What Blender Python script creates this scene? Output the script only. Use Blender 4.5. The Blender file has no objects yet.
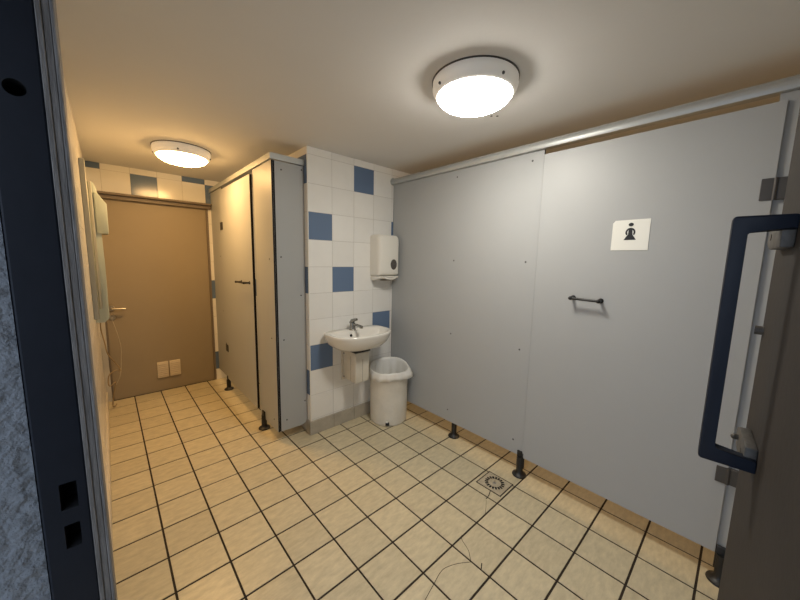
import bpy, bmesh, math, random
from mathutils import Vector, Matrix
random.seed(7)
S = bpy.context.scene
COL = S.collection
PI = math.pi

# ------------------------------------------------------------------ materials
def nodes(name):
    m = bpy.data.materials.new(name); m.use_nodes = True
    nt = m.node_tree; b = nt.nodes['Principled BSDF']
    return m, nt, b
def mat(name, col, rough=.5, metal=0., bump=0., bscale=60., var=0., vscale=8., spec=.5, island=0., coat=0., stretch=None):
    m, nt, b = nodes(name)
    b.inputs['Base Color'].default_value = (*col, 1)
    b.inputs['Roughness'].default_value = rough
    b.inputs['Metallic'].default_value = metal
    b.inputs['Specular IOR Level'].default_value = spec
    b.inputs['Coat Weight'].default_value = coat
    tc = nt.nodes.new('ShaderNodeTexCoord')
    src = tc.outputs['Object']
    if stretch:
        mp = nt.nodes.new('ShaderNodeMapping'); mp.inputs['Scale'].default_value = stretch
        nt.links.new(src, mp.inputs['Vector']); src = mp.outputs['Vector']
    if var or island:
        mul = None
        if var:
            n = nt.nodes.new('ShaderNodeTexNoise'); n.inputs['Scale'].default_value = vscale
            n.inputs['Detail'].default_value = 6; n.inputs['Roughness'].default_value = .65
            nt.links.new(src, n.inputs['Vector'])
            r = nt.nodes.new('ShaderNodeMapRange'); r.inputs['From Min'].default_value = .3; r.inputs['From Max'].default_value = .7
            r.inputs['To Min'].default_value = 1-var; r.inputs['To Max'].default_value = 1+var
            nt.links.new(n.outputs['Fac'], r.inputs['Value']); mul = r.outputs[0]
        if island:
            g = nt.nodes.new('ShaderNodeNewGeometry')
            r2 = nt.nodes.new('ShaderNodeMapRange')
            r2.inputs['To Min'].default_value = 1-island; r2.inputs['To Max'].default_value = 1+island
            nt.links.new(g.outputs['Random Per Island'], r2.inputs['Value'])
            if mul:
                mm = nt.nodes.new('ShaderNodeMath'); mm.operation = 'MULTIPLY'
                nt.links.new(mul, mm.inputs[0]); nt.links.new(r2.outputs[0], mm.inputs[1]); mul = mm.outputs[0]
            else: mul = r2.outputs[0]
        v = nt.nodes.new('ShaderNodeVectorMath'); v.operation = 'SCALE'
        v.inputs[0].default_value = col
        nt.links.new(mul, v.inputs['Scale']); nt.links.new(v.outputs[0], b.inputs['Base Color'])
    if bump:
        n = nt.nodes.new('ShaderNodeTexNoise'); n.inputs['Scale'].default_value = bscale; n.inputs['Detail'].default_value = 5
        nt.links.new(src, n.inputs['Vector'])
        bp = nt.nodes.new('ShaderNodeBump'); bp.inputs['Strength'].default_value = bump; bp.inputs['Distance'].default_value = .018 if bump >= 1 else .01
        nt.links.new(n.outputs['Fac'], bp.inputs['Height']); nt.links.new(bp.outputs[0], b.inputs['Normal'])
    return m
def emit(name, col, strength):
    m, nt, b = nodes(name)
    b.inputs['Base Color'].default_value = (.9, .9, .88, 1)
    b.inputs['Emission Color'].default_value = (*col, 1)
    b.inputs['Emission Strength'].default_value = strength
    return m

M = {}
M['tile_white'] = mat('white_glazed_tile', (.80, .79, .76), .17, island=.025, var=.02)
M['tile_blue'] = mat('blue_glazed_tile', (.12, .18, .295), .18, island=.05)
M['grout'] = mat('wall_grout', (.50, .48, .44), .9)
M['floor_tile'] = mat('cream_floor_tile', (.575, .505, .345), .31, var=.15, vscale=16, island=.05, bump=.05, bscale=25, stretch=(1, 2.6, 1))
M['floor_grout'] = mat('dark_floor_grout', (.030, .020, .012), .9, var=.3, vscale=20)
M['skirt'] = mat('beige_skirting_tile', (.42, .38, .31), .35, var=.12, vscale=10)
M['skirt_cream'] = mat('cream_skirting_tile', (.62, .57, .48), .3, var=.08)
M['ceiling'] = mat('ceiling_paint', (.70, .69, .675), .85, var=.015, vscale=2, bump=.03, bscale=120)
M['plaster'] = mat('rough_painted_plaster', (.185, .195, .205), .85, bump=1., bscale=45, var=.08, vscale=30)
M['room_paint'] = mat('cubicle_wall_paint', (.62, .60, .56), .8)
M['panel'] = mat('grey_laminate_panel', (.395, .408, .414), .46, spec=.35, var=.012, vscale=4)
M['core'] = mat('dark_laminate_core', (.010, .009, .009), .6, spec=.2)
M['rail'] = mat('pale_aluminium_rail', (.44, .46, .46), .38, metal=.3)
M['black'] = mat('black_plastic', (.010, .010, .010), .45)
M['screw'] = mat('dull_screw_steel', (.10, .10, .10), .4, metal=.6)
M['hinge'] = mat('grey_hinge_metal', (.075, .070, .066), .45, metal=.3)
M['ceramic'] = mat('white_ceramic', (.78, .76, .71), .12)
M['chrome'] = mat('dull_chrome', (.30, .30, .28), .25, metal=.95)
M['plastic'] = mat('white_plastic', (.76, .74, .68), .32)
M['plastic_worn'] = mat('scuffed_white_plastic', (.72, .69, .62), .4, var=.08, vscale=9)
M['box'] = mat('aged_white_metal', (.66, .62, .53), .4, var=.08, vscale=12)
M['bag'] = mat('thin_white_plastic_film', (.80, .79, .75), .3)
M['smoke'] = mat('smoked_window', (.10, .09, .08), .15)
M['fardoor'] = mat('taupe_painted_door', (.305, .255, .185), .5, var=.02, vscale=3)
M['frame_far'] = mat('brown_grey_frame', (.17, .14, .115), .5)
M['steel'] = mat('brushed_steel', (.55, .52, .47), .3, metal=.9)
M['vent'] = mat('cream_vent_plastic', (.66, .58, .46), .45)
M['vent_dark'] = mat('vent_slot_shadow', (.25, .21, .16), .7)
M['cabinet'] = mat('pale_grey_green_enamel', (.36, .42, .405), .4, var=.03)
M['cabinet_dark'] = mat('grey_conduit', (.30, .31, .29), .5)
M['cable'] = mat('tan_cable', (.36, .26, .14), .5)
M['navy'] = mat('navy_gloss_paint', (.0085, .0105, .016), .5, spec=.25, var=.10, vscale=15, bump=.04, bscale=50)
M['navy_handle'] = mat('navy_coated_handle', (.008, .012, .022), .5, spec=.3, bump=.05, bscale=90)
M['worn'] = mat('worn_grey_paint', (.165, .148, .132), .6, var=.40, vscale=9, bump=.25, bscale=40, stretch=(14, 14, 1.2))
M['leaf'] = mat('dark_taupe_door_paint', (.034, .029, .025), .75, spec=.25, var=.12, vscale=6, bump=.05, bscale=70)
M['bracket'] = mat('scuffed_grey_metal', (.085, .078, .068), .55, metal=.2, var=.35, vscale=60)
M['hole'] = mat('dark_cavity', (.004, .004, .005), .9)
M['sign'] = mat('white_sign_plastic', (.82, .82, .76), .3)
M['ink'] = mat('black_print', (.008, .008, .008), .4)
M['drain'] = mat('stained_steel_grate', (.46, .40, .29), .45, metal=.1, var=.2, vscale=40)
M['ground'] = mat('outdoor_concrete', (.30, .30, .30), .9, var=.1, vscale=6)
M['rim'] = emit('lamp_rim_added_glow', (1, .92, .78), .10)  # faint emission stands in for diffuser light falling on the rim
M['lamp_white'] = emit('neutral_lamp_glow', (1, .94, .83), 62)
M['lamp_warm'] = emit('warm_lamp_glow', (1, .575, .21), 68)
M['lamp_cub'] = emit('cubicle_lamp_glow', (1, .66, .34), 46)
M['lamp_cub2'] = emit('cubicle_lamp_glow_far', (1, .68, .36), 50)

# ------------------------------------------------------------------ mesh helpers
def box(bm, x0, y0, z0, x1, y1, z1, bev=0., seg=1, mi=0):
    g = bmesh.ops.create_cube(bm, size=1.)
    vs = g['verts']
    for v in vs:
        v.co = Vector((x0+(v.co.x+.5)*(x1-x0), y0+(v.co.y+.5)*(y1-y0), z0+(v.co.z+.5)*(z1-z0)))
    fs = set(f for v in vs for f in v.link_faces)
    for f in fs: f.material_index = mi
    if bev:
        es = list(set(e for v in vs for e in v.link_edges))
        r = bmesh.ops.bevel(bm, geom=es, offset=bev, segments=seg, profile=.5, affect='EDGES')
        for f in r['faces']: f.material_index = mi
    return vs
def lathe(bm, prof, c, n=48, mi=0, axis='z'):
    """prof: (radius, height) pairs; axis direction of the height"""
    rings = []
    def P(r, h, a):
        if axis == 'z': return Vector((c[0]+r*math.cos(a), c[1]+r*math.sin(a), c[2]+h))
        if axis == 'x': return Vector((c[0]+h, c[1]+r*math.cos(a), c[2]+r*math.sin(a)))
        return Vector((c[0]+r*math.sin(a), c[1]+h, c[2]+r*math.cos(a)))
    for r, h in prof:
        if r <= 1e-6: rings.append([bm.verts.new(P(0, h, 0))])
        else: rings.append([bm.verts.new(P(r, h, 2*PI*k/n)) for k in range(n)])
    for A, B in zip(rings, rings[1:]):
        for k in range(n):
            k2 = (k+1) % n
            try:
                if len(A) == 1 and len(B) == 1: continue
                if len(A) == 1: f = bm.faces.new((A[0], B[k2], B[k]))
                elif len(B) == 1: f = bm.faces.new((A[k], A[k2], B[0]))
                else: f = bm.faces.new((A[k], A[k2], B[k2], B[k]))
                f.material_index = mi; f.smooth = True
            except ValueError: pass
def prism(bm, pts, ax, a, b, mi=0, bev=0.):
    """polygon pts (2D) extruded along axis ax from a to b"""
    def P(p, t):
        if ax == 'x': return Vector((t, p[0], p[1]))
        if ax == 'y': return Vector((p[0], t, p[1]))
        return Vector((p[0], p[1], t))
    A = [bm.verts.new(P(p, a)) for p in pts]; B = [bm.verts.new(P(p, b)) for p in pts]
    fs = [bm.faces.new(A), bm.faces.new(list(reversed(B)))]
    n = len(pts)
    for k in range(n): fs.append(bm.faces.new((A[k], B[k], B[(k+1) % n], A[(k+1) % n])))
    for f in fs: f.material_index = mi
    if bev:
        es = list(set(e for f in fs for e in f.edges))
        r = bmesh.ops.bevel(bm, geom=es, offset=bev, segments=2, profile=.5, affect='EDGES')
        for f in r['faces']: f.material_index = mi
def tube(bm, pts, r, n=10, mi=0, rs=None):
    pts = [Vector(p) for p in pts]
    rings = []; up = Vector((.13, .31, .94)).normalized()
    prev = None
    for i, p in enumerate(pts):
        t = (pts[min(i+1, len(pts)-1)]-pts[max(i-1, 0)]).normalized()
        u = (prev - t*prev.dot(t)) if prev else t.cross(up)
        if u.length < 1e-4: u = t.orthogonal()
        u.normalize(); prev = u; w = t.cross(u)
        R = rs[i] if rs else r
        rings.append([bm.verts.new(p+R*(math.cos(2*PI*k/n)*u+math.sin(2*PI*k/n)*w)) for k in range(n)])
    for A, B in zip(rings, rings[1:]):
        for k in range(n):
            f = bm.faces.new((A[k], A[(k+1) % n], B[(k+1) % n], B[k])); f.smooth = True; f.material_index = mi
    f = bm.faces.new(list(reversed(rings[0]))); f.material_index = mi
    f = bm.faces.new(rings[-1]); f.material_index = mi
def spline(pts, n=10):
    pts = [Vector(p) for p in pts]; out = []
    P = [pts[0]]+pts+[pts[-1]]
    for i in range(1, len(P)-2):
        for k in range(n):
            t = k/n; a, b, c, d = P[i-1], P[i], P[i+1], P[i+2]
            out.append(.5*((2*b)+(-a+c)*t+(2*a-5*b+4*c-d)*t*t+(-a+3*b-3*c+d)*t**3))
    out.append(pts[-1]); return out
def loft(bm, rings, mi=0, cap0=False, cap1=False):
    R = [[bm.verts.new(p) for p in r] for r in rings]
    for A, B in zip(R, R[1:]):
        n = len(A)
        for k in range(n):
            f = bm.faces.new((A[k], A[(k+1) % n], B[(k+1) % n], B[k])); f.smooth = True; f.material_index = mi
    if cap0: f = bm.faces.new(list(reversed(R[0]))); f.smooth = True; f.material_index = mi
    if cap1: f = bm.faces.new(R[-1]); f.smooth = True; f.material_index = mi
def sweep(bm, prof, path, mi=0):
    """profile (outward, z) swept along an open xy path with mitred corners; outward = left of travel"""
    n = len(path); rings = []
    for i, p in enumerate(path):
        p = Vector((p[0], p[1], 0))
        def nrm(a, b):
            d = (Vector((*b, 0))-Vector((*a, 0))).normalized(); return Vector((-d.y, d.x, 0))
        if i == 0: m = nrm(path[0], path[1])
        elif i == n-1: m = nrm(path[-2], path[-1])
        else:
            n1, n2 = nrm(path[i-1], path[i]), nrm(path[i], path[i+1])
            m = n1+n2; m = m/m.dot(n1)
        rings.append([p+m*o+Vector((0, 0, z)) for o, z in prof])
    R = [[bm.verts.new(p) for p in r] for r in rings]
    for A, B in zip(R, R[1:]):
        k_ = len(A)
        for k in range(k_):
            f = bm.faces.new((A[k], A[(k+1) % k_], B[(k+1) % k_], B[k])); f.material_index = mi
    bm.faces.new(list(reversed(R[0]))).material_index = mi
    bm.faces.new(R[-1]).material_index = mi
def ball(bm, c, r, mi=0, n=10, sz=(1, 1, 1)):
    g = bmesh.ops.create_uvsphere(bm, u_segments=n*2, v_segments=n, radius=r)
    for v in g['verts']:
        v.co = Vector((v.co.x*sz[0]+c[0], v.co.y*sz[1]+c[1], v.co.z*sz[2]+c[2]))
    for f in set(f for v in g['verts'] for f in v.link_faces): f.smooth = True; f.material_index = mi

def link(name, bm, mats, parent=None, smooth=None, root=None):
    """one mesh object from world-space geometry; parent (if any) is unrotated"""
    bmesh.ops.recalc_face_normals(bm, faces=bm.faces[:])
    off = Vector((0, 0, 0)); p = parent
    while p is not None: off += Vector(p.location); p = p.parent
    for v in bm.verts: v.co -= off
    me = bpy.data.meshes.new(name); bm.to_mesh(me); bm.free()
    for m in (mats if isinstance(mats, (list, tuple)) else [mats]): me.materials.append(m)
    o = bpy.data.objects.new(name, me); COL.objects.link(o)
    if parent: o.parent = parent
    if smooth:
        for pl in me.polygons: pl.use_smooth = True
        try:
            me.set_sharp_from_angle(angle=math.radians(smooth))
        except Exception: pass
    return o
def tag(o, label, cat, group=None):
    o['label'] = label; o['category'] = cat
    if group: o['group'] = group
    return o
def thing(name, label, cat, loc, group=None):
    o = bpy.data.objects.new(name, None); o.empty_display_size = .05; COL.objects.link(o); o.location = loc
    return tag(o, label, cat, group)
def struct(name, bm, mats, parent=None, smooth=None):
    o = link(name, bm, mats, parent, smooth)
    if parent is None: o['kind'] = 'structure'
    return o
def dup(root, loc, label=None, group=None):
    r = root.copy(); COL.objects.link(r); r.location = loc
    if label: r['label'] = label
    if group: r['group'] = group
    for ch in list(root.children):
        c = ch.copy(); COL.objects.link(c); c.parent = r
        for g in list(ch.children):
            d = g.copy(); COL.objects.link(d); d.parent = c
    return r
def B(): return bmesh.new()
def origin_to(o, p):
    """move a top-level mesh object's origin to p without moving its geometry"""
    p = Vector(p)
    for v in o.data.vertices: v.co -= p
    o.location = p
    return o

# ------------------------------------------------------------------ measures (metres)
T = .21                     # floor tile pitch
SW = .2021                  # wall tile pitch
YW = 1.7927                 # face of the tiled centre wall
YF = 3.5518                 # far wall face
ZC = 2.1966                 # ceiling
XL = .008                    # left wall face
XC = 1.203                  # left corner of the centre wall
X0, Z0 = XC, 1.942          # tile grid anchors
XP = 2.03                   # right partition face
XD = 2.016                  # right cubicle door face
XQ = .965                   # left cubicle front face
XR = 4.3                    # back of the right cubicles
YFRONT = -1.15
DO0, DO1 = -.56, .423       # entrance opening in the left wall

# ------------------------------------------------------------------ floor
bm = B()
box(bm, -.34, YFRONT-.1, -.10, XR+.1, YF+.25, -.0025, mi=1)
gx, gy = .0044, .0046
i = 0
while i*T < XR:
    j = -6
    while j*T < YF:
        x0, x1 = max(i*T+gx, XL), min((i+1)*T-gx, XR)
        y0, y1 = max(j*T+gy, YFRONT), min((j+1)*T-gy, YF)
        if x1-x0 > .01 and y1-y0 > .01:
            box(bm, x0, y0, -.008, x1, y1, 0, bev=.0008, mi=0)
        j += 1
    i += 1
box(bm, -.34, DO0, -.008, XL-.006, DO1, 0, bev=.002, mi=0)
floor = struct('floor', bm, [M['floor_tile'], M['floor_grout']])
# hairline cracks running from the drain over the tiles
bm = B()
def crack(pts, w):
    P = spline([(x, y, .0004) for x, y in pts], 5)
    for a, b in zip(P, P[1:]):
        d = (b-a).normalized(); n = Vector((-d.y, d.x, 0))*w/2
        bm.faces.new([bm.verts.new(q) for q in (a-n, b-n, b+n, a+n)])
crack([(1.745, .505), (1.70, .488), (1.66, .482)], .005)
crack([(1.655, .478), (1.60, .445), (1.55, .419)], .0018)
crack([(1.345, .425), (1.322, .407), (1.30, .355), (1.274, .325), (1.256, .307)], .0025)
crack([(1.256, .307), (1.20, .345), (1.141, .369), (1.10, .368), (1.068, .36), (.97, .335)], .0028)
crack([(1.262, .255), (1.29, .27)], .005)
link('floor_crack', bm, M['floor_grout'], floor)

# ------------------------------------------------------------------ ceiling
bm = B(); box(bm, -.34, YFRONT-.1, ZC, XR+.1, YF+.25, ZC+.12)
struct('ceiling', bm, M['ceiling'])

# ------------------------------------------------------------------ tile fields
def tiles_face(bm, axis, face, sgn, u0, u1, z0, z1, ua, blues=(), skip=None, th=.007):
    """field of square tiles on a wall. axis 'x' or 'y' is the normal, face its coordinate, sgn the outward sign.
    u is the in-wall horizontal; ua anchors the columns. materials: 0 grout/body, 1 white, 2 blue"""
    g = .0011
    c0 = math.floor((u0-ua)/SW+1e-6); c1 = math.ceil((u1-ua)/SW-1e-6)
    r0 = math.floor((Z0-z1)/SW+1e-6); r1 = math.ceil((Z0-z0)/SW-1e-6)
    for c in range(c0, c1):
        for r in range(r0, r1):
            a, b = max(ua+c*SW+g, u0), min(ua+(c+1)*SW-g, u1)
            hi, lo = min(Z0-r*SW-g, z1), max(Z0-(r+1)*SW+g, z0)
            if b-a < .006 or hi-lo < .006: continue
            if skip and skip((a+b)/2, (lo+hi)/2): continue
            mi = 2 if (c, r) in blues else 1
            f0, f1 = sorted((face, face-sgn*th))
            if axis == 'y': box(bm, a, f0, lo, b, f1, hi, bev=.0011, mi=mi)
            else: box(bm, f0, a, lo, f1, b, hi, bev=.0011, mi=mi)
TM = [M['grout'], M['tile_white'], M['tile_blue']]

# centre wall (tiled pier that carries the basin)
bm = B()
box(bm, XC+.0015, YW+.0015, 0, XR, 2.12, ZC, mi=0)
tiles_face(bm, 'y', YW, -1, XC+.001, XP+.25, .112, ZC, X0, {(2, -1), (0, 1), (1, 3), (3, 5), (0, 6), (4, 1), (4, 8)})
tiles_face(bm, 'x', XC, -1, YW+.001, 2.12, .112, ZC, YW, {(0, -1), (0, 3), (0, 7), (1, 0), (1, 5)})
struct('wall_center', bm, TM)
bm = B()
box(bm, XC-.004, YW-.004, .112, XC+.004, YW+.004, ZC, bev=.0035, seg=2)
struct('trim_1', bm, M['plastic'])
bm = B()   # skirting
for k in range(-1, 5):
    a, b = max(XC-.012, XC+k*SW+.001), min(XC+(k+1)*SW-.001, XP+.1)
    if b > a: box(bm, a, YW-.012, 0, b, YW+.004, .112, bev=.003, seg=2)
box(bm, XC-.012, YW-.011, 0, XC+.004, 1.846, .112, bev=.003, seg=2)
struct('baseboard_center', bm, M['skirt'])

# far wall with the opening for the brown door
DX0, DX1, DZ = .050, .93, 1.90
bm = B()
box(bm, XL-.02, YF+.0015, 0, DX0, YF+.2, ZC); box(bm, DX1, YF+.0015, 0, XR, YF+.2, ZC); box(bm, DX0, YF+.0015, DZ+.04, DX1, YF+.2, ZC)
far_anchor = .3115
tiles_face(bm, 'y', YF, -1, XL, XR-2.3, 0, ZC, far_anchor,
           {(0, -1), (2, -2), (-2, -2), (3, -1), (3, 4), (3, 8), (-2, 8), (4, 1), (5, 4)},
           skip=lambda u, z: DX0 < u < DX1 and z < DZ+.04)
struct('wall_back', bm, TM)
# door frame (header casts a shadow over the leaf)
bm = B()
box(bm, DX0-.004, YF-.030, DZ-.01, DX1+.030, YF+.05, DZ+.045, bev=.004)
box(bm, DX0-.004, YF-.07, DZ+.026, DX1+.032, YF-.026, DZ+.045, bev=.003)
box(bm, DX0-.002, YF-.004, 0, DX0+.010, YF+.05, DZ, bev=.002)
box(bm, DX1-.016, YF-.006, 0, DX1+.004, YF+.05, DZ, bev=.003)
struct('trim_2', bm, M['frame_far'])
bm = B(); box(bm, DX0+.010, YF+.012, .001, DX1-.016, YF+.05, DZ-.002, bev=.002)
door = struct('door_1', bm, M['fardoor'])
bm = B()
lathe(bm, [(0, -.012), (.024, -.012), (.026, -.008), (.026, 0)], (.100, YF+.012, .895), 24, axis='y')
tube(bm, [(.100, YF+.01, .895), (.100, YF-.045, .895)], .009, 12)
tube(bm, spline([(.100, YF-.045, .895), (.115, YF-.05, .894), (.155, YF-.05, .891), (.198, YF-.048, .887)], 5), .0095, 12)
o = link('lever_handle', bm, M['steel'], door, 40); o['label'] = 'brushed steel lever handle'
bm = B()
lathe(bm, [(0, -.014), (.020, -.014), (.024, -.008), (.024, 0)], (.100, YF+.012, .805), 24, axis='y')
box(bm, .092, YF-.014, .801, .108, YF, .809, bev=.002)
link('lock_rosette', bm, M['steel'], door, 40)
for vx in (.403, .507):
    bm = B()
    box(bm, vx, YF-.006, .142, vx+.094, YF+.014, .306, bev=.004, seg=2)
    for k in range(7): box(bm, vx+.012, YF-.011, .163+k*.019, vx+.082, YF-.004, .172+k*.019, bev=.002)
    o = link('ventilation_grille', bm, [M['vent']], door, 40); o['label'] = 'pale louvred ventilation grille'

# left wall with the entrance opening
bm = B()
xo = -.30
zt = 2.06
box(bm, xo, DO1+.006, 0, -.036, DO1+.077, ZC, mi=0)
box(bm, xo, DO1+.077, 0, XL-.0015, YF+.2, ZC, mi=0)
box(bm, xo, YFRONT-.1, 0, XL-.0015, DO0-.006, ZC, mi=0)
box(bm, xo, DO0-.006, zt, XL-.0015, DO1+.006, ZC, mi=0)
tiles_face(bm, 'x', XL, 1, DO1+.08, YF-.001, .10, ZC, 1.0, {(12, -2), (12, 7)})
struct('wall_left', bm, [M['plaster'], M['tile_white'], M['tile_blue']])
bm = B()
y = DO1+.09
while y < YF-.02:
    y2 = min(y+.198, YF-.002); box(bm, XL-.004, y, 0, XL+.012, y2, .105, bev=.003, seg=2); y += .2
struct('baseboard_left', bm, M['skirt_cream'])

# entrance frame: navy steel jamb with lock holes, worn grey stop on its room side
def cut(o, cutters):
    cs = []
    for bmc in cutters:
        me = bpy.data.meshes.new('tmp'); bmesh.ops.recalc_face_normals(bmc, faces=bmc.faces[:]); bmc.to_mesh(me); bmc.free()
        c = bpy.data.objects.new('tmp', me); COL.objects.link(c); cs.append(c)
        md = o.modifiers.new('b', 'BOOLEAN'); md.object = c; md.operation = 'DIFFERENCE'; md.solver = 'EXACT'
    dg = bpy.context.evaluated_depsgraph_get()
    me2 = bpy.data.meshes.new_from_object(o.evaluated_get(dg))
    o.modifiers.clear(); o.data = me2
    for c in cs:
        m_ = c.data; bpy.data.objects.remove(c); bpy.data.meshes.remove(m_)
FZ = 2.05
bm = B()
box(bm, -.034, DO1, 0, .031, DO1+.075, FZ, bev=.003, seg=2)
fr = struct('trim_3', bm, [M['navy'], M['hole']])
c1 = B(); box(c1, -.008, DO1-.02, .905, .016, DO1+.05, .960)
c2 = B(); box(c2, -.007, DO1-.02, .822, .015, DO1+.05, .872)
c3 = B(); lathe(c3, [(0, -.02), (.0135, -.02), (.0135, .05), (0, .05)], (-.002, DO1, 1.672), 20, axis='y')
cut(fr, [c1, c2, c3])
fr.data.materials.clear(); fr.data.materials.append(M['navy']); fr.data.materials.append(M['hole'])
for p in fr.data.polygons:
    c = p.center
    p.material_index = 1 if (DO1+.004 < c.y < DO1+.072 and -.03 < c.x < .028) else 0
bm = B()
for (a, z0_, z1_) in ((0, .905, .960), (1, .822, .872)):
    box(bm, -.0075, DO1+.046, z0_+.002, .0155, DO1+.049, z1_-.002)
link('lock_cavity', bm, M['hole'], fr)
bm = B()
# ribbed worn stop: three ridges
box(bm, .031, DO1-.003, 0, .0385, DO1+.07, FZ, bev=.001)
box(bm, .0388, DO1-.001, 0, .0485, DO1+.07, FZ, bev=.001)
box(bm, .0488, DO1-.002, 0, .0545, DO1+.07, FZ, bev=.0015)
o = link('door_stop', bm, M['worn'], fr); o['label'] = 'worn grey stop strip of the navy door frame'
bm = B()
box(bm, -.034, DO0-.075, 0, .054, DO0, FZ, bev=.003); box(bm, -.034, DO0-.075, FZ, .054, DO1+.075, FZ+.06, bev=.003)
struct('trim_4', bm, M['navy'])

# walls nobody sees directly: the cubicle backs and the front wall close the room
bm = B(); box(bm, XR, YFRONT-.1, 0, XR+.1, YF+.2, ZC); struct('wall_right', bm, M['room_paint'])
bm = B(); box(bm, xo, YFRONT-.1, 0, XR, YFRONT, ZC); struct('wall_front', bm, M['room_paint'])
bm = B(); box(bm, -9, -9, -.16, -.34, 9, -.05)
o = struct('ground', bm, M['ground'])

# ------------------------------------------------------------------ bulkhead lamps
def lamp(glow, label, x, y, first=None):
    t = thing('ceiling_lamp', label, 'lamp', (x, y, ZC), 'round ceiling lamps')
    bm = B()
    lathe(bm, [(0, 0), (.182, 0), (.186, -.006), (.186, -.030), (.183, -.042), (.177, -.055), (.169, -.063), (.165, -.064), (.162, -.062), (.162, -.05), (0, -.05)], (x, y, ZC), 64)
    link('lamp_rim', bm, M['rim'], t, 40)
    bm = B(); lathe(bm, [(.190, 0), (.190, -.004), (.182, -.004)], (x, y, ZC), 64)
    link('gasket', bm, M['hinge'], t)
    for k in range(4):
        a = math.radians(163+k*90); bm = B()
        ball(bm, (x+.1815*math.cos(a), y+.1815*math.sin(a), ZC-.047), .0065, n=6)
        link('rim_screw', bm, M['screw'], t)
    bm = B()
    lathe(bm, [(.1615, -.056)]+[(.1615*math.cos(a), -.062-.052*math.sin(a)) for a in [k*PI/2/10 for k in range(10)]]+[(0, -.114)], (x, y, ZC), 64)
    link('diffuser', bm, glow, t, 60)
    return t
lamp(M['lamp_white'], 'round white ceiling lamp glowing neutral white, near the right cubicles', 1.358, .487)
lamp(M['lamp_warm'], 'round ceiling lamp glowing warm yellow in front of the brown door', .575, 2.565)
lamp(M['lamp_cub'], 'round ceiling lamp behind the right grey partition, inside the cubicles', 3.55, .55)
lamp(M['lamp_cub2'], 'round ceiling lamp behind the left cubicle door', 2.15, 2.75)

# ------------------------------------------------------------------ cubicle panels
def panel_x(name, label, cat, xf, y0, y1, z0, z1, loc, th=.013, side=1, group=None):
    """laminate sheet with its face at xf looking -x"""
    t = thing(name, label, cat, loc, group)
    bm = B(); box(bm, xf, y0, z0, xf+th, y1, z1, bev=.0012, mi=0)
    sk = link('sheet', bm, [M['panel'], M['core']], t)
    for p in sk.data.polygons:           # dark compact-laminate core shows on the thin edges
        if abs(p.normal.x) < .5: p.material_index = 1
    return t
def screw_x(t, x, y, z):
    bm = B(); lathe(bm, [(0, -.0025), (.004, -.0025), (.0058, -.001), (.0058, 0)], (x, y, z), 14, axis='x')
    return link('screw', bm, M['screw'], t)
def foot(t, x, y, z, front):
    """adjustable black foot: disc, cone, stem, clamp that grips the sheet; front = face of the sheet"""
    bm = B()
    lathe(bm, [(0, 0), (.043, 0), (.045, .004), (.043, .010), (.030, .017), (.023, .024), (.0205, .034), (.0205, z), (0, z)], (x, y, 0), 28)
    f = link('foot', bm, M['black'], t, 40)
    bm = B(); box(bm, front-.013, y-.026, z-.076, front, y+.026, z+.036, bev=.006, seg=3)
    link('clamp', bm, M['black'], f, 40)

# right: fixed panel, door, hinge pilaster, head rail
pr = panel_x('partition_panel', 'wide grey partition panel right of the bin, left of the signed door', 'panel', XP, .452, YW-.004, .125, 2.062, (XP, 1.1, 0))
for y in (1.085, .522):
    for z in (2.012, 1.405, .84, .218): screw_x(pr, XP, y, z)
bm = B(); foot(pr, XP+.030, 1.035, .13, XP-.2)
pr_f = [c for c in pr.children if c.name.startswith('foot')][0]
for c in list(pr_f.children): bpy.data.objects.remove(c)
foot(pr, XP-.012, .458, .13, XP-.001)

dr = panel_x('cubicle_door', 'grey cubicle door with a white woman sign and black pull', 'door', XD, -.462, .446, .128, 2.030, (XD, -.46, 0))
def pull(t, x, y0, y1, z, dz=0):
    bm = B()
    tube(bm, [(x-.045, y0, z), (x-.045, (y0+y1)/2, z+dz/2), (x-.045, y1, z+dz)], .0068, 12)
    for y, zz in ((y0, z), (y1, z+dz)):
        tube(bm, [(x, y, zz), (x-.045, y, zz)], .008, 12); ball(bm, (x-.046, y, zz), .0105)
        lathe(bm, [(0, -.006), (.012, -.006), (.014, 0)], (x, y, zz), 16, axis='x')
    o = link('pull_handle', bm, M['black'], t, 40); o['label'] = 'black bar pull handle'
pull(dr, XD, .085, .222, 1.208, .004)
bm = B()   # sign plate with a clipped corner
prism(bm, [(-.090, 1.474), (.064, 1.474), (.064, 1.609), (.054, 1.622), (-.090, 1.624)], 'x', XD-.0025, XD)
sg = link('sign_plate', bm, M['sign'], dr); sg['label'] = 'white sign plate with a black woman symbol'
bm = B()
SX0, SX1 = XD-.0040, XD-.0025
cy, = (-.0135,)
def el(cx, cz, a, b, n=24): return [(cx+a*math.cos(2*PI*k/n), cz+b*math.sin(2*PI*k/n)) for k in range(n)]
prism(bm, el(cy, 1.5995, .0105, .0085), 'x', SX0, SX1)
prism(bm, [(cy-.0255, 1.525), (cy+.0255, 1.525), (cy+.009, 1.551), (cy+.0075, 1.576), (cy-.0075, 1.576), (cy-.009, 1.551)], 'x', SX0, SX1)
for s in (-1, 1):   # rounded arms akimbo
    outer = [(cy+s*(.0205*math.sin(a)), 1.5615+.022*math.cos(a)) for a in [k*PI*.72/10 for k in range(11)]]
    inner = [(cy+s*(.0135*math.sin(a)), 1.5615+.014*math.cos(a)) for a in [k*PI*.72/10 for k in range(11)]]
    prism(bm, outer+inner[::-1], 'x', SX0+.0002, SX1)
link('woman_symbol', bm, M['ink'], sg)
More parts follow.
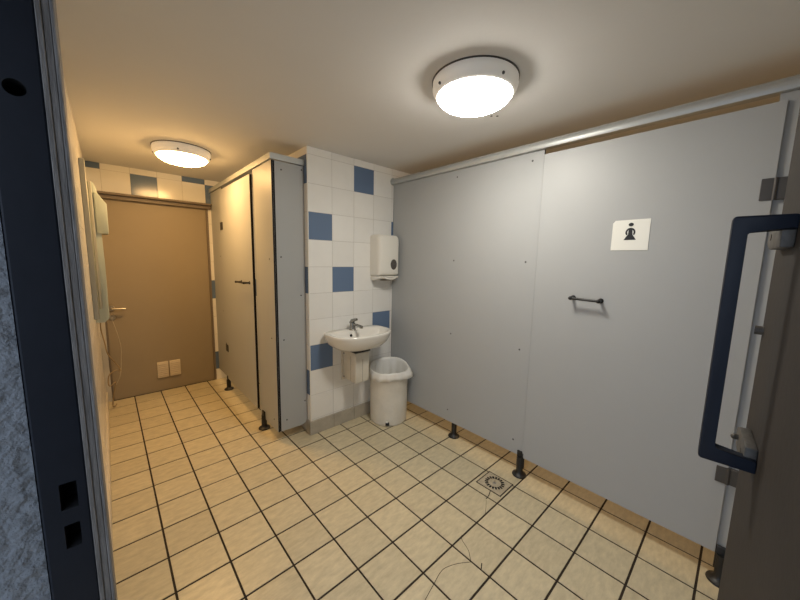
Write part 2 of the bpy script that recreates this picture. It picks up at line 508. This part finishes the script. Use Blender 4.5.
for z0_, z1_ in ((1.664, 1.748), (.462, .536)):
    bm = B()
    box(bm, XD-.006, -.461, z0_, XD, -.426, z1_, bev=.002)
    box(bm, XD-.004, -.506, z0_, XP-.0005, -.467, z1_, bev=.002)
    tube(bm, [(XD-.002, -.464, z0_), (XD-.002, -.464, z1_)], .007, 12)
    o = link('hinge', bm, M['hinge'], dr, 40); o['label'] = 'dark metal hinge'
bm = B(); lathe(bm, [(0, -.002), (.005, -.002), (.005, 0)], (XD, -.395, .60), 12, axis='x'); link('screw', bm, M['screw'], dr)

ph = panel_x('hinge_pilaster', 'narrow grey partition strip carrying the hinges beside the open entrance door', 'panel', XP, YFRONT+.01, -.440, .128, 2.062, (XP, -.48, 0))
foot(ph, XP-.012, -.488, .13, XP-.001)

bm = B()
for hx_, hy_ in ((1.706, .616), (1.729, .594)):
    lathe(bm, [(0, -.0015), (.006, -.0015), (.007, 0)], (hx_, hy_, ZC), 12)
link('drill_hole', bm, M['hinge'], bpy.data.objects['ceiling'])
RP = [(-.026, 2.062), (.018, 2.062), (.018, 2.112), (.006, 2.118), (-.004, 2.114), (-.008, 2.106), (-.014, 2.104), (-.024, 2.098), (-.030, 2.088), (-.031, 2.076)]
RPx = [(-o, z) for o, z in RP]
bm = B(); sweep(bm, RPx, [(XP, YFRONT+.005), (XP, YW-.002)])
rr = thing('head_rail', 'long pale head rail along the top of the right grey partition', 'rail', (XP, YW, 2.06))
link('rail_profile', bm, M['rail'], rr, 35)
bm = B(); lathe(bm, [(0, -.006), (.030, -.006), (.033, -.003), (.033, 0)], (XP-.006, YW-.001, 2.088), 24, axis='y')
link('wall_flange', bm, M['rail'], rr, 40)

# left: end panel, pilaster, door, hinge strip, rail
YE = 1.848
pe = thing('end_panel', 'narrow blue-grey end panel standing against the white tiled wall', 'panel', (1.1, YE, 0))
bm = B(); prism(bm, [(XQ+.023, .083), (1.150, .080), (1.186, .092), (1.201, .118), (1.201, 2.062), (XQ+.023, 2.062)], 'y', YE, YE+.013)
s_ = link('sheet', bm, [M['panel'], M['core']], pe)
for p in s_.data.polygons:
    if abs(p.normal.y) < .5: p.material_index = 1
bm = B(); box(bm, XQ+.0135, YE+.003, .083, XQ+.023, YE+.02, 2.062, bev=.001); link('dark_gap_strip', bm, M['core'], pe)  # black strip added so the corner gap and core edge read dark
for x, z in ((1.035, 2.008), (1.185, 2.035), (1.019, 1.404), (1.166, 1.118), (1.025, .793), (1.033, .163), (1.183, .274)):
    bm = B(); lathe(bm, [(0, -.0025), (.004, -.0025), (.0058, -.001), (.0058, 0)], (x, YE, z), 14, axis='y'); link('screw', bm, M['screw'], pe)
pp = panel_x('corner_pilaster', 'narrow warm-lit grey strip between the left cubicle door and the corner', 'panel', XQ, YE+.001, 2.222, .083, 2.062, (XQ, 2.05, 0))
for z in (1.388, .80, .16): screw_x(pp, XQ, 1.925, z)
foot(pp, XQ-.004, 2.135, .115, XQ-.001)
dl = panel_x('cubicle_door', 'grey cubicle door lit warm yellow beside the brown door', 'door', XQ-.021, 2.232, 3.10, .140, 2.030, (XQ, 3.1, 0), th=.020)
pull(dl, XQ-.021, 2.31, 2.52, 1.19, -.004)
for z in (1.69, .475):
    bm = B(); box(bm, XQ-.027, 3.035, z-.036, XQ-.0205, 3.095, z+.036, bev=.002)
    box(bm, XQ-.012, 3.104, z-.036, XQ, 3.16, z+.036, bev=.002)
    tube(bm, [(XQ-.020, 3.106, z-.036), (XQ-.020, 3.106, z+.036)], .007, 12)
    o = link('hinge', bm, M['black'], dl, 40); o['label'] = 'dark metal hinge'
pl = panel_x('hinge_pilaster', 'grey hinge strip between the left cubicle door and the far wall', 'panel', XQ, 3.112, YF-.004, .128, 2.062, (XQ, 3.3, 0))
for z in (1.40, .83): screw_x(pl, XQ, 3.25, z)
foot(pl, XQ-.002, 3.165, .11, XQ-.001)
RL = [(-o, 2.066+(z-2.062)*.78) for o, z in RP]
bm = B(); sweep(bm, RL, [(XC-.002, YE+.006), (XQ+.006, YE+.006), (XQ+.006, YF-.002)][::-1])
rl = thing('head_rail', 'pale head rail turning the corner atop the left cubicle', 'rail', (XQ, YE, 2.06))
link('rail_profile', bm, M['rail'], rl, 35)

# ------------------------------------------------------------------ basin
bs = thing('wash_basin', 'white ceramic wash basin on the tiled wall', 'basin', (1.58, YW, .66))
bx, by = 1.560, YW-.165
def ring(a, bf, bb, z, ex=1., n=64, cyo=0.):
    out = []
    for k in range(n):
        t = 2*PI*k/n
        c, s = math.cos(t), math.sin(t)
        if s < 0: e = .95; y = -bf*abs(s)**e
        else: e = .38; y = bb*abs(s)**e
        x = a*math.copysign(abs(c)**(.80 if s < 0 else .55), c)
        yy = by+cyo+y
        out.append(Vector((bx+x, min(yy, YW-.001), z)))
    return out
bm = B()
rings = [ring(.10, .06, .164, .688), ring(.15, .09, .164, .692), ring(.202, .125, .164, .707), ring(.240, .152, .164, .737), ring(.261, .172, .164, .775),
         ring(.270, .180, .164, .802), ring(.273, .184, .164, .815), ring(.271, .182, .163, .822), ring(.265, .176, .160, .825),
         ring(.251, .163, .07, .823), ring(.243, .155, .062, .815), ring(.232, .145, .055, .795), ring(.21, .12, .045, .760), ring(.15, .085, .02, .736), ring(.07, .04, .0, .726), ring(.022, .02, .02, .724)]
loft(bm, rings, cap0=True, cap1=True)
link('bowl', bm, M['ceramic'], bs, 60)
tx, ty = 1.545, YW-.075
bm = B()
lathe(bm, [(0, .0), (.027, 0), (.028, .006), (.024, .012), (.022, .055), (.020, .062), (0, .064)], (tx, ty, .823), 24)
tube(bm, [(tx, ty, .866), (tx+.004, ty-.05, .872), (tx+.008, ty-.105, .868)], .0105, 14)
lathe(bm, [(0, -.012), (.014, -.012), (.014, .008), (0, .008)], (tx+.0085, ty-.110, .866), 16)
tp = link('tap', bm, M['chrome'], bs, 40); tp['label'] = 'dull chrome mixer tap'
bm = B(); tube(bm, [(tx-.003, ty+.012, .878), (tx, ty+.002, .898), (tx+.002, ty-.03, .912), (tx+.004, ty-.055, .918)], .012, 12, rs=[.020, .018, .012, .010])
link('lever', bm, M['chrome'], tp, 40)
bm = B(); ball(bm, (bx-.055, by+.050, .790), .011, n=8, sz=(1, .7, 1)); link('overflow_hole', bm, M['hole'], bs)
bm = B(); lathe(bm, [(0, .004), (.018, .004), (.021, 0)], (bx, by, .7235), 20); link('drain_plug', bm, M['chrome'], bs, 40)
bm = B(); tube(bm, [(bx-.005, by+.03, .69), (bx-.005, by+.03, .62), (bx-.01, by+.04, .60)], .028, 14)
box(bm, 1.494, 1.602, .655, 1.645, YW-.02, .672, bev=.003)  # black slab added as the dark gap between basin and box
link('trap_and_dark_gap', bm, M['black'], bs, 40)

# heater box below the basin
hb = thing('heater_box', 'boxy off-white cover hanging under the wash basin', 'box', (1.56, YW, .40))
bm = B(); box(bm, 1.494, 1.598, .410, 1.628, YW-.012, .655, bev=.005, seg=2)
link('cover', bm, M['box'], hb, 40)
bm = B(); box(bm, 1.481, YW-.0125, .392, 1.668, YW+.0008, .66, bev=.003)
link('back_plate', bm, M['box'], hb)
bm = B(); box(bm, 1.561, 1.596, .415, 1.563, 1.600, .60, bev=.0006)
box(bm, 1.4925, 1.665, .415, 1.4955, 1.667, .62)
link('seam', bm, M['vent_dark'], hb)
for y, z in ((1.765, .625), (1.765, .425)):
    bm = B(); lathe(bm, [(0, -.002), (.006, -.002), (.006, 0)], (1.4935, y, z), 12, axis='x'); link('screw', bm, M['screw'], hb)
bm = B(); box(bm, 1.678, YW-.014, .44, 1.690, YW-.0005, .70, bev=.003); 
link('cable_duct', bm, M['plastic'], hb)

# ------------------------------------------------------------------ towel dispenser
td = thing('towel_dispenser', 'white paper towel dispenser on the tiled wall above the basin', 'dispenser', (1.89, YW, 1.24))
dx0, dx1, dyf = 1.776, 2.006, YW-.128
bm = B()
def rr_ring(y, ins, z0_, z1_, r, n=6):
    x0_, x1_ = dx0+ins, dx1-ins; z0_ += ins; z1_ -= ins; out = []
    for cx, cz, a0, rad in ((x1_, z1_, 0, r), (x0_, z1_, 90, r), (x0_, z0_, 180, r*.35), (x1_, z0_, 270, r*.35)):
        sx = -1 if cx == x1_ else 1; sz = -1 if cz == z1_ else 1
        for k in range(n+1):
            a = math.radians(a0+90*k/n)
            out.append(Vector((cx+sx*rad+rad*math.cos(a), y, cz+sz*rad+rad*math.sin(a))))
    return out
zb, ztp = 1.262, 1.612
loft(bm, [rr_ring(YW-.0005, 0, zb, ztp, .028), rr_ring(YW-.03, 0, zb, ztp, .028), rr_ring(dyf+.05, 0, zb, ztp, .030), rr_ring(dyf+.02, .003, zb, ztp, .034), rr_ring(dyf+.006, .011, zb, ztp, .034), rr_ring(dyf, .022, zb, ztp, .032)], cap0=True, cap1=True)
link('cover', bm, M['plastic'], td, 50)
bm = B(); loft(bm, [[Vector((1.936+.031*math.cos(2*PI*k/28)*s, dyf-.0035*d, 1.360+.040*math.sin(2*PI*k/28)*s)) for k in range(28)] for s, d in ((1.12, -.2), (1.12, .6), (1., 1.), (.9, .8))], cap1=True)
wn = link('window', bm, M['smoke'], td, 50); wn['label'] = 'dark oval level window'
bm = B(); ball(bm, (1.936, dyf-.002, 1.352), .016, sz=(.9, .25, 1.2)); link('lock', bm, M['hinge'], wn)
bm = B()
prism(bm, [(YW-.001, 1.222), (YW-.050, 1.222), (dyf+.012, 1.240), (dyf+.004, 1.250), (dyf+.006, 1.258), (YW-.001, 1.262)], 'x', dx0+.008, dx1-.008, bev=.003)
tray = link('tray', bm, M['plastic'], td, 40)
bm = B(); tube(bm, spline([(1.84, dyf+.01, 1.252), (1.855, dyf-.004, 1.240), (1.90, dyf-.012, 1.234), (1.95, dyf-.004, 1.240), (1.965, dyf+.01, 1.252)], 6), .006, 10)
link('tray_lip', bm, M['plastic'], tray, 40)
bm = B(); box(bm, 1.845, YW-.105, 1.2195, 1.96, YW-.055, 1.224, bev=.001); link('outlet_slot', bm, M['vent_dark'], tray)

# ------------------------------------------------------------------ bin and liner
bcx, bcy = 1.856, 1.608
bn = thing('waste_bin', 'tall round off-white waste bin beside the basin', 'bin', (bcx, bcy, 0))
bm = B()
lathe(bm, [(0, .0), (.154, .0), (.159, .006), (.160, .02), (.1605, .05), (.163, .25), (.165, .435), (.168, .440), (.168, .452), (.162, .455), (.159, .448), (.157, .25), (.153, .02), (0, .018)], (bcx, bcy, 0), 64)
link('bin_body', bm, M['plastic_worn'], bn, 40)
bm = B()
pa = math.atan2(1.512-bcy, 1.765-bcx)
for da, w, z0_, z1_, m_ in ((0, .016, .012, .040, 0),):
    cx_, cy_ = bcx+.161*math.cos(pa), bcy+.161*math.sin(pa)
    vs = box(bm, -.012, -w, z0_, .010, w, z1_, bev=.003)
    Rm = Matrix.Translation((cx_, cy_, 0)) @ Matrix.Rotation(pa, 4, 'Z')
    for v in bm.verts: v.co = Rm @ v.co
pd = link('pedal', bm, M['black'], bn); pd['label'] = 'small black clip at the bin foot'
bm = B(); box(bm, -.012, -.014, .037, .011, .004, .048, bev=.003)
for v in bm.verts: v.co = Rm @ v.co
link('clip', bm, M['plastic'], pd)
# liner: film folded over the rim, with a wavy hem
bm = B()
N = 96
rnd = [random.uniform(-1, 1) for _ in range(N)]
def wob(k, f, ph): return math.sin(2*PI*k/N*f+ph)
rings = []
toc = math.atan2(-.427-bcy, .0885-bcx)
def rad(k, base, amp): return base+amp*(.4*wob(k, 4, .4)+.45*wob(k, 14, 2.)+.3*rnd[k])
right = math.atan2(-.6, .55)
spec = [(.120, .20, .014, .0), (.138, .30, .012, .0), (.150, .40, .008, .004), (.1575, .445, .004, .006), (.162, .464, .002, .006), (.169, .466, .002, .006), (.173, .456, .004, .006), (.177, .438, .006, .008), (.182, .410, .008, .016)]
for q, (r, z, am, az) in enumerate(spec):
    ring_ = []
    for k in range(N):
        a = 2*PI*k/N
        rr_ = rad(k, r, am)
        back = .5+.5*math.cos(a-(toc+PI))
        zz = z+az*(.5*wob(k, 3, 1.)+.35*rnd[k]) + (back**2*.045 if q >= 3 else 0)
        if q >= 6:
            g = max(0, math.cos(a-right))**8
            rr_ += g*.030*(q-5)/3
            zz -= .012*max(0, math.cos(a-toc))*(q-5)/3
        # keep clear of the wall and partition
        x_, y_ = bcx+rr_*math.cos(a), bcy+rr_*math.sin(a)
        ring_.append(Vector((min(x_, XP-.002), min(y_, YW-.015), zz)))
    rings.append(ring_)
loft(bm, rings)
bl = link('bin_liner', bm, M['bag'], None, None)
md = bl.modifiers.new('thickness', 'SOLIDIFY'); md.thickness = .0012
origin_to(bl, (bcx, bcy, .45))
tag(bl, 'thin white bag folded over the rim of the waste bin', 'bag')

# ------------------------------------------------------------------ floor drain
fd = thing('floor_drain', 'square floor drain with a ring of dark slots near the right cubicles', 'drain', (1.82, .52, 0))
bm = B(); box(bm, 1.745, .440, -.004, 1.893, .602, .0022, bev=.0015); link('plate', bm, M['drain'], fd)
bm = B()
fx, fy = 1.819, .521
for r0_, r1_ in ((0, 0),):
    for (xa, ya, xb, yb) in ((1.739, .434, 1.899, .4405), (1.739, .6015, 1.899, .608), (1.739, .434, 1.7455, .608), (1.8925, .434, 1.899, .608)):
        box(bm, xa, ya, -.002, xb, yb, .0012)
link('surround_gap', bm, M['floor_grout'], fd)
bm = B(); lathe(bm, [(0, .004), (.062, .004), (.066, .0022)], (fx, fy, 0), 48); gr = link('grate', bm, M['drain'], fd, 40)
bm = B()
for k in range(18):
    a = 2*PI*k/18; Rm2 = Matrix.Translation((fx+.050*math.cos(a), fy+.050*math.sin(a), 0)) @ Matrix.Rotation(a, 4, 'Z')
    b2 = B(); box(b2, -.0105, -.0058, .003, .0105, .0058, .0047)
    vm = {v: bm.verts.new(Rm2 @ v.co) for v in b2.verts}
    for f in b2.faces: bm.faces.new([vm[v] for v in f.verts])
    b2.free()
link('slot_ring', bm, M['hole'], gr)
bm = B(); lathe(bm, [(0, .0055), (.008, .005), (.012, .0039)], (fx, fy, 0), 20); link('grate_knob', bm, M['steel'], gr, 40)

# ------------------------------------------------------------------ left wall box, conduit, cable
wb = thing('wall_cabinet', 'tall pale grey-green box with a hood on the left tiled wall', 'cabinet', (XL, 2.85, .9))
bm = B(); prism(bm, [(XL, .895), (.058, .895), (.083, .925), (.086, 1.30), (.078, 1.86), (.060, 1.90), (XL, 1.90)], 'y', 2.76, 2.98, bev=.004)
link('body', bm, M['cabinet'], wb, 40)
bm = B(); prism(bm, [(.070, 1.545), (.117, 1.545), (.122, 1.552), (.124, 1.755), (.078, 1.83), (.060, 1.83), (.060, 1.545)], 'y', 2.75, 2.96, bev=.003)
link('hood', bm, M['cabinet'], wb, 40)
bm = B(); box(bm, XL, 2.43, .97, .036, 2.475, 1.985, bev=.003); box(bm, .036, 2.742, 1.0, .052, 2.762, 1.90, bev=.003)
link('conduit', bm, M['cabinet_dark'], wb, 40)
bm = B()
tube(bm, spline([(.03, 2.90, .90), (.026, 2.93, .82), (.040, 2.96, .70), (.050, 3.0, .60), (.085, 3.1, .50), (.110, 3.18, .43), (.118, 3.2, .385), (.085, 3.2, .395), (.045, 3.2, .36), (.034, 3.22, .29), (.045, 3.24, .25), (.080, 3.26, .27), (.060, 3.3, .14), (.048, 3.33, .04), (.060, 3.38, .008), (.075, 3.44, .006)], 8), .0042, 8)
cb = link('cable', bm, M['cable'], None); origin_to(cb, (.05, 3.38, 0))
tag(cb, 'thin tan cable hanging in loops below the left wall box', 'cable')
bm = B()
tube(bm, spline([(.075, 2.985, .96), (.11, 3.05, .80), (.135, 3.15, .62), (.13, 3.2, .47), (.115, 3.24, .33), (.07, 3.3, .20), (.055, 3.36, .05), (.065, 3.40, .006)], 8), .0018, 6)
cb = link('cable', bm, M['vent'], None); origin_to(cb, (.065, 3.4, 0))
tag(cb, 'very thin pale wire curving down in front of the brown door edge', 'cable')

# ------------------------------------------------------------------ entrance door leaf, swung into the room
hinge = Vector((.0, -.545, 0)); ang = math.radians(4.75)
ed = thing('entrance_door', 'open dark taupe entrance door with a navy pull handle', 'door', hinge)
LEN = 1.04
ca, sa = math.cos(ang), math.sin(ang)
ux, uy = Vector((ca, sa, 0)), Vector((-sa, ca, 0))     # along the leaf, out of its face
def place(bm):
    for v in bm.verts: v.co = hinge+ux*v.co.x+uy*v.co.y+Vector((0, 0, v.co.z))
    return bm
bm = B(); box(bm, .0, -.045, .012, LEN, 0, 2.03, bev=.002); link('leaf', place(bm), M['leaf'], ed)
hx = .885
bm = B()
# U-shaped bar: flat vertical grip, two arms, in one bevelled piece
za, zbt = 1.055, 1.487
bw = .0105
prism(bm, [(0, za), (.069, za), (.072, za+.004), (.072, zbt-.004), (.069, zbt), (0, zbt), (0, zbt-.024), (.051, zbt-.024), (.055, zbt-.030), (.055, za+.030), (.051, za+.024), (0, za+.024)], 'x', hx-bw, hx+bw, bev=.003)
ph_ = link('pull_handle', place(bm), M['navy_handle'], ed, 40); ph_['label'] = 'navy U-shaped pull handle'
for zc_, s in ((za+.020, 1), (zbt-.030, -1)):
    bm = B()
    prism(bm, [(hx-.004, zc_-.022), (hx+.09, zc_-.022), (hx+.118, zc_-.012), (hx+.118, zc_+.012), (hx+.09, zc_+.022), (hx-.004, zc_+.022)], 'y', 0, .016, bev=.003)
    br = link('mounting_plate', place(bm), M['bracket'], ph_, 40); br['label'] = 'scuffed grey mounting plate'
bm = B()
tube(bm, [(hx+.085, .010, za+.022), (hx+.085, .020, za+.022)], .005, 10); ball(bm, (hx+.085, .021, za+.022), .0055)
tube(bm, [(hx+.035, .010, za+.018), (hx+.035, .017, za+.018)], .005, 10)
tube(bm, [(hx+.085, .010, zbt-.030), (hx+.085, .017, zbt-.030)], .006, 10)
link('bolt', place(bm), M['bracket'], ph_, 40)
bm = B(); box(bm, LEN, -.030, 1.268, LEN+.016, -.002, 1.293, bev=.003); o = link('latch_bolt', place(bm), M['bracket'], ed); o['label'] = 'protruding latch bolt'
bm = B(); tube(bm, [(LEN-.012, -.001, 1.281), (LEN-.010, .011, 1.281)], .009, 10); link('latch_knob', place(bm), M['bracket'], ed, 40)

# ------------------------------------------------------------------ daylight outside the doorway
w = bpy.data.worlds.new('overcast_sky'); S.world = w; w.use_nodes = True
bg = w.node_tree.nodes['Background']
bg.inputs['Color'].default_value = (.66, .79, 1., 1); bg.inputs['Strength'].default_value = 2.0

# ------------------------------------------------------------------ camera
R = [[0.7363329744648786, -0.6762893726981252, 0.021129010655512346], [0.06972171896103037, 0.1068989515401866, 0.9918223107314778], [0.6730175574387518, 0.7288383212586899, -0.12586528053435272]]
cam = bpy.data.cameras.new('camera'); co = bpy.data.objects.new('camera', cam); COL.objects.link(co)
mw = Matrix(((R[0][0], R[1][0], -R[2][0], .0885), (R[0][1], R[1][1], -R[2][1], -.42697), (R[0][2], R[1][2], -R[2][2], 1.40372), (0, 0, 0, 1)))
co.matrix_world = mw
cam.sensor_width = 36; cam.lens = 318.3965/800*36; cam.clip_start = .01
S.camera = co
S.view_settings.view_transform = 'Standard'; S.view_settings.look = 'None'
S.view_settings.exposure = 0; S.view_settings.gamma = 1; S.view_settings.use_curve_mapping = False
S.cycles.max_bounces = 10; S.cycles.diffuse_bounces = 6; S.cycles.use_denoising = True
S.cycles.sample_clamp_indirect = 4
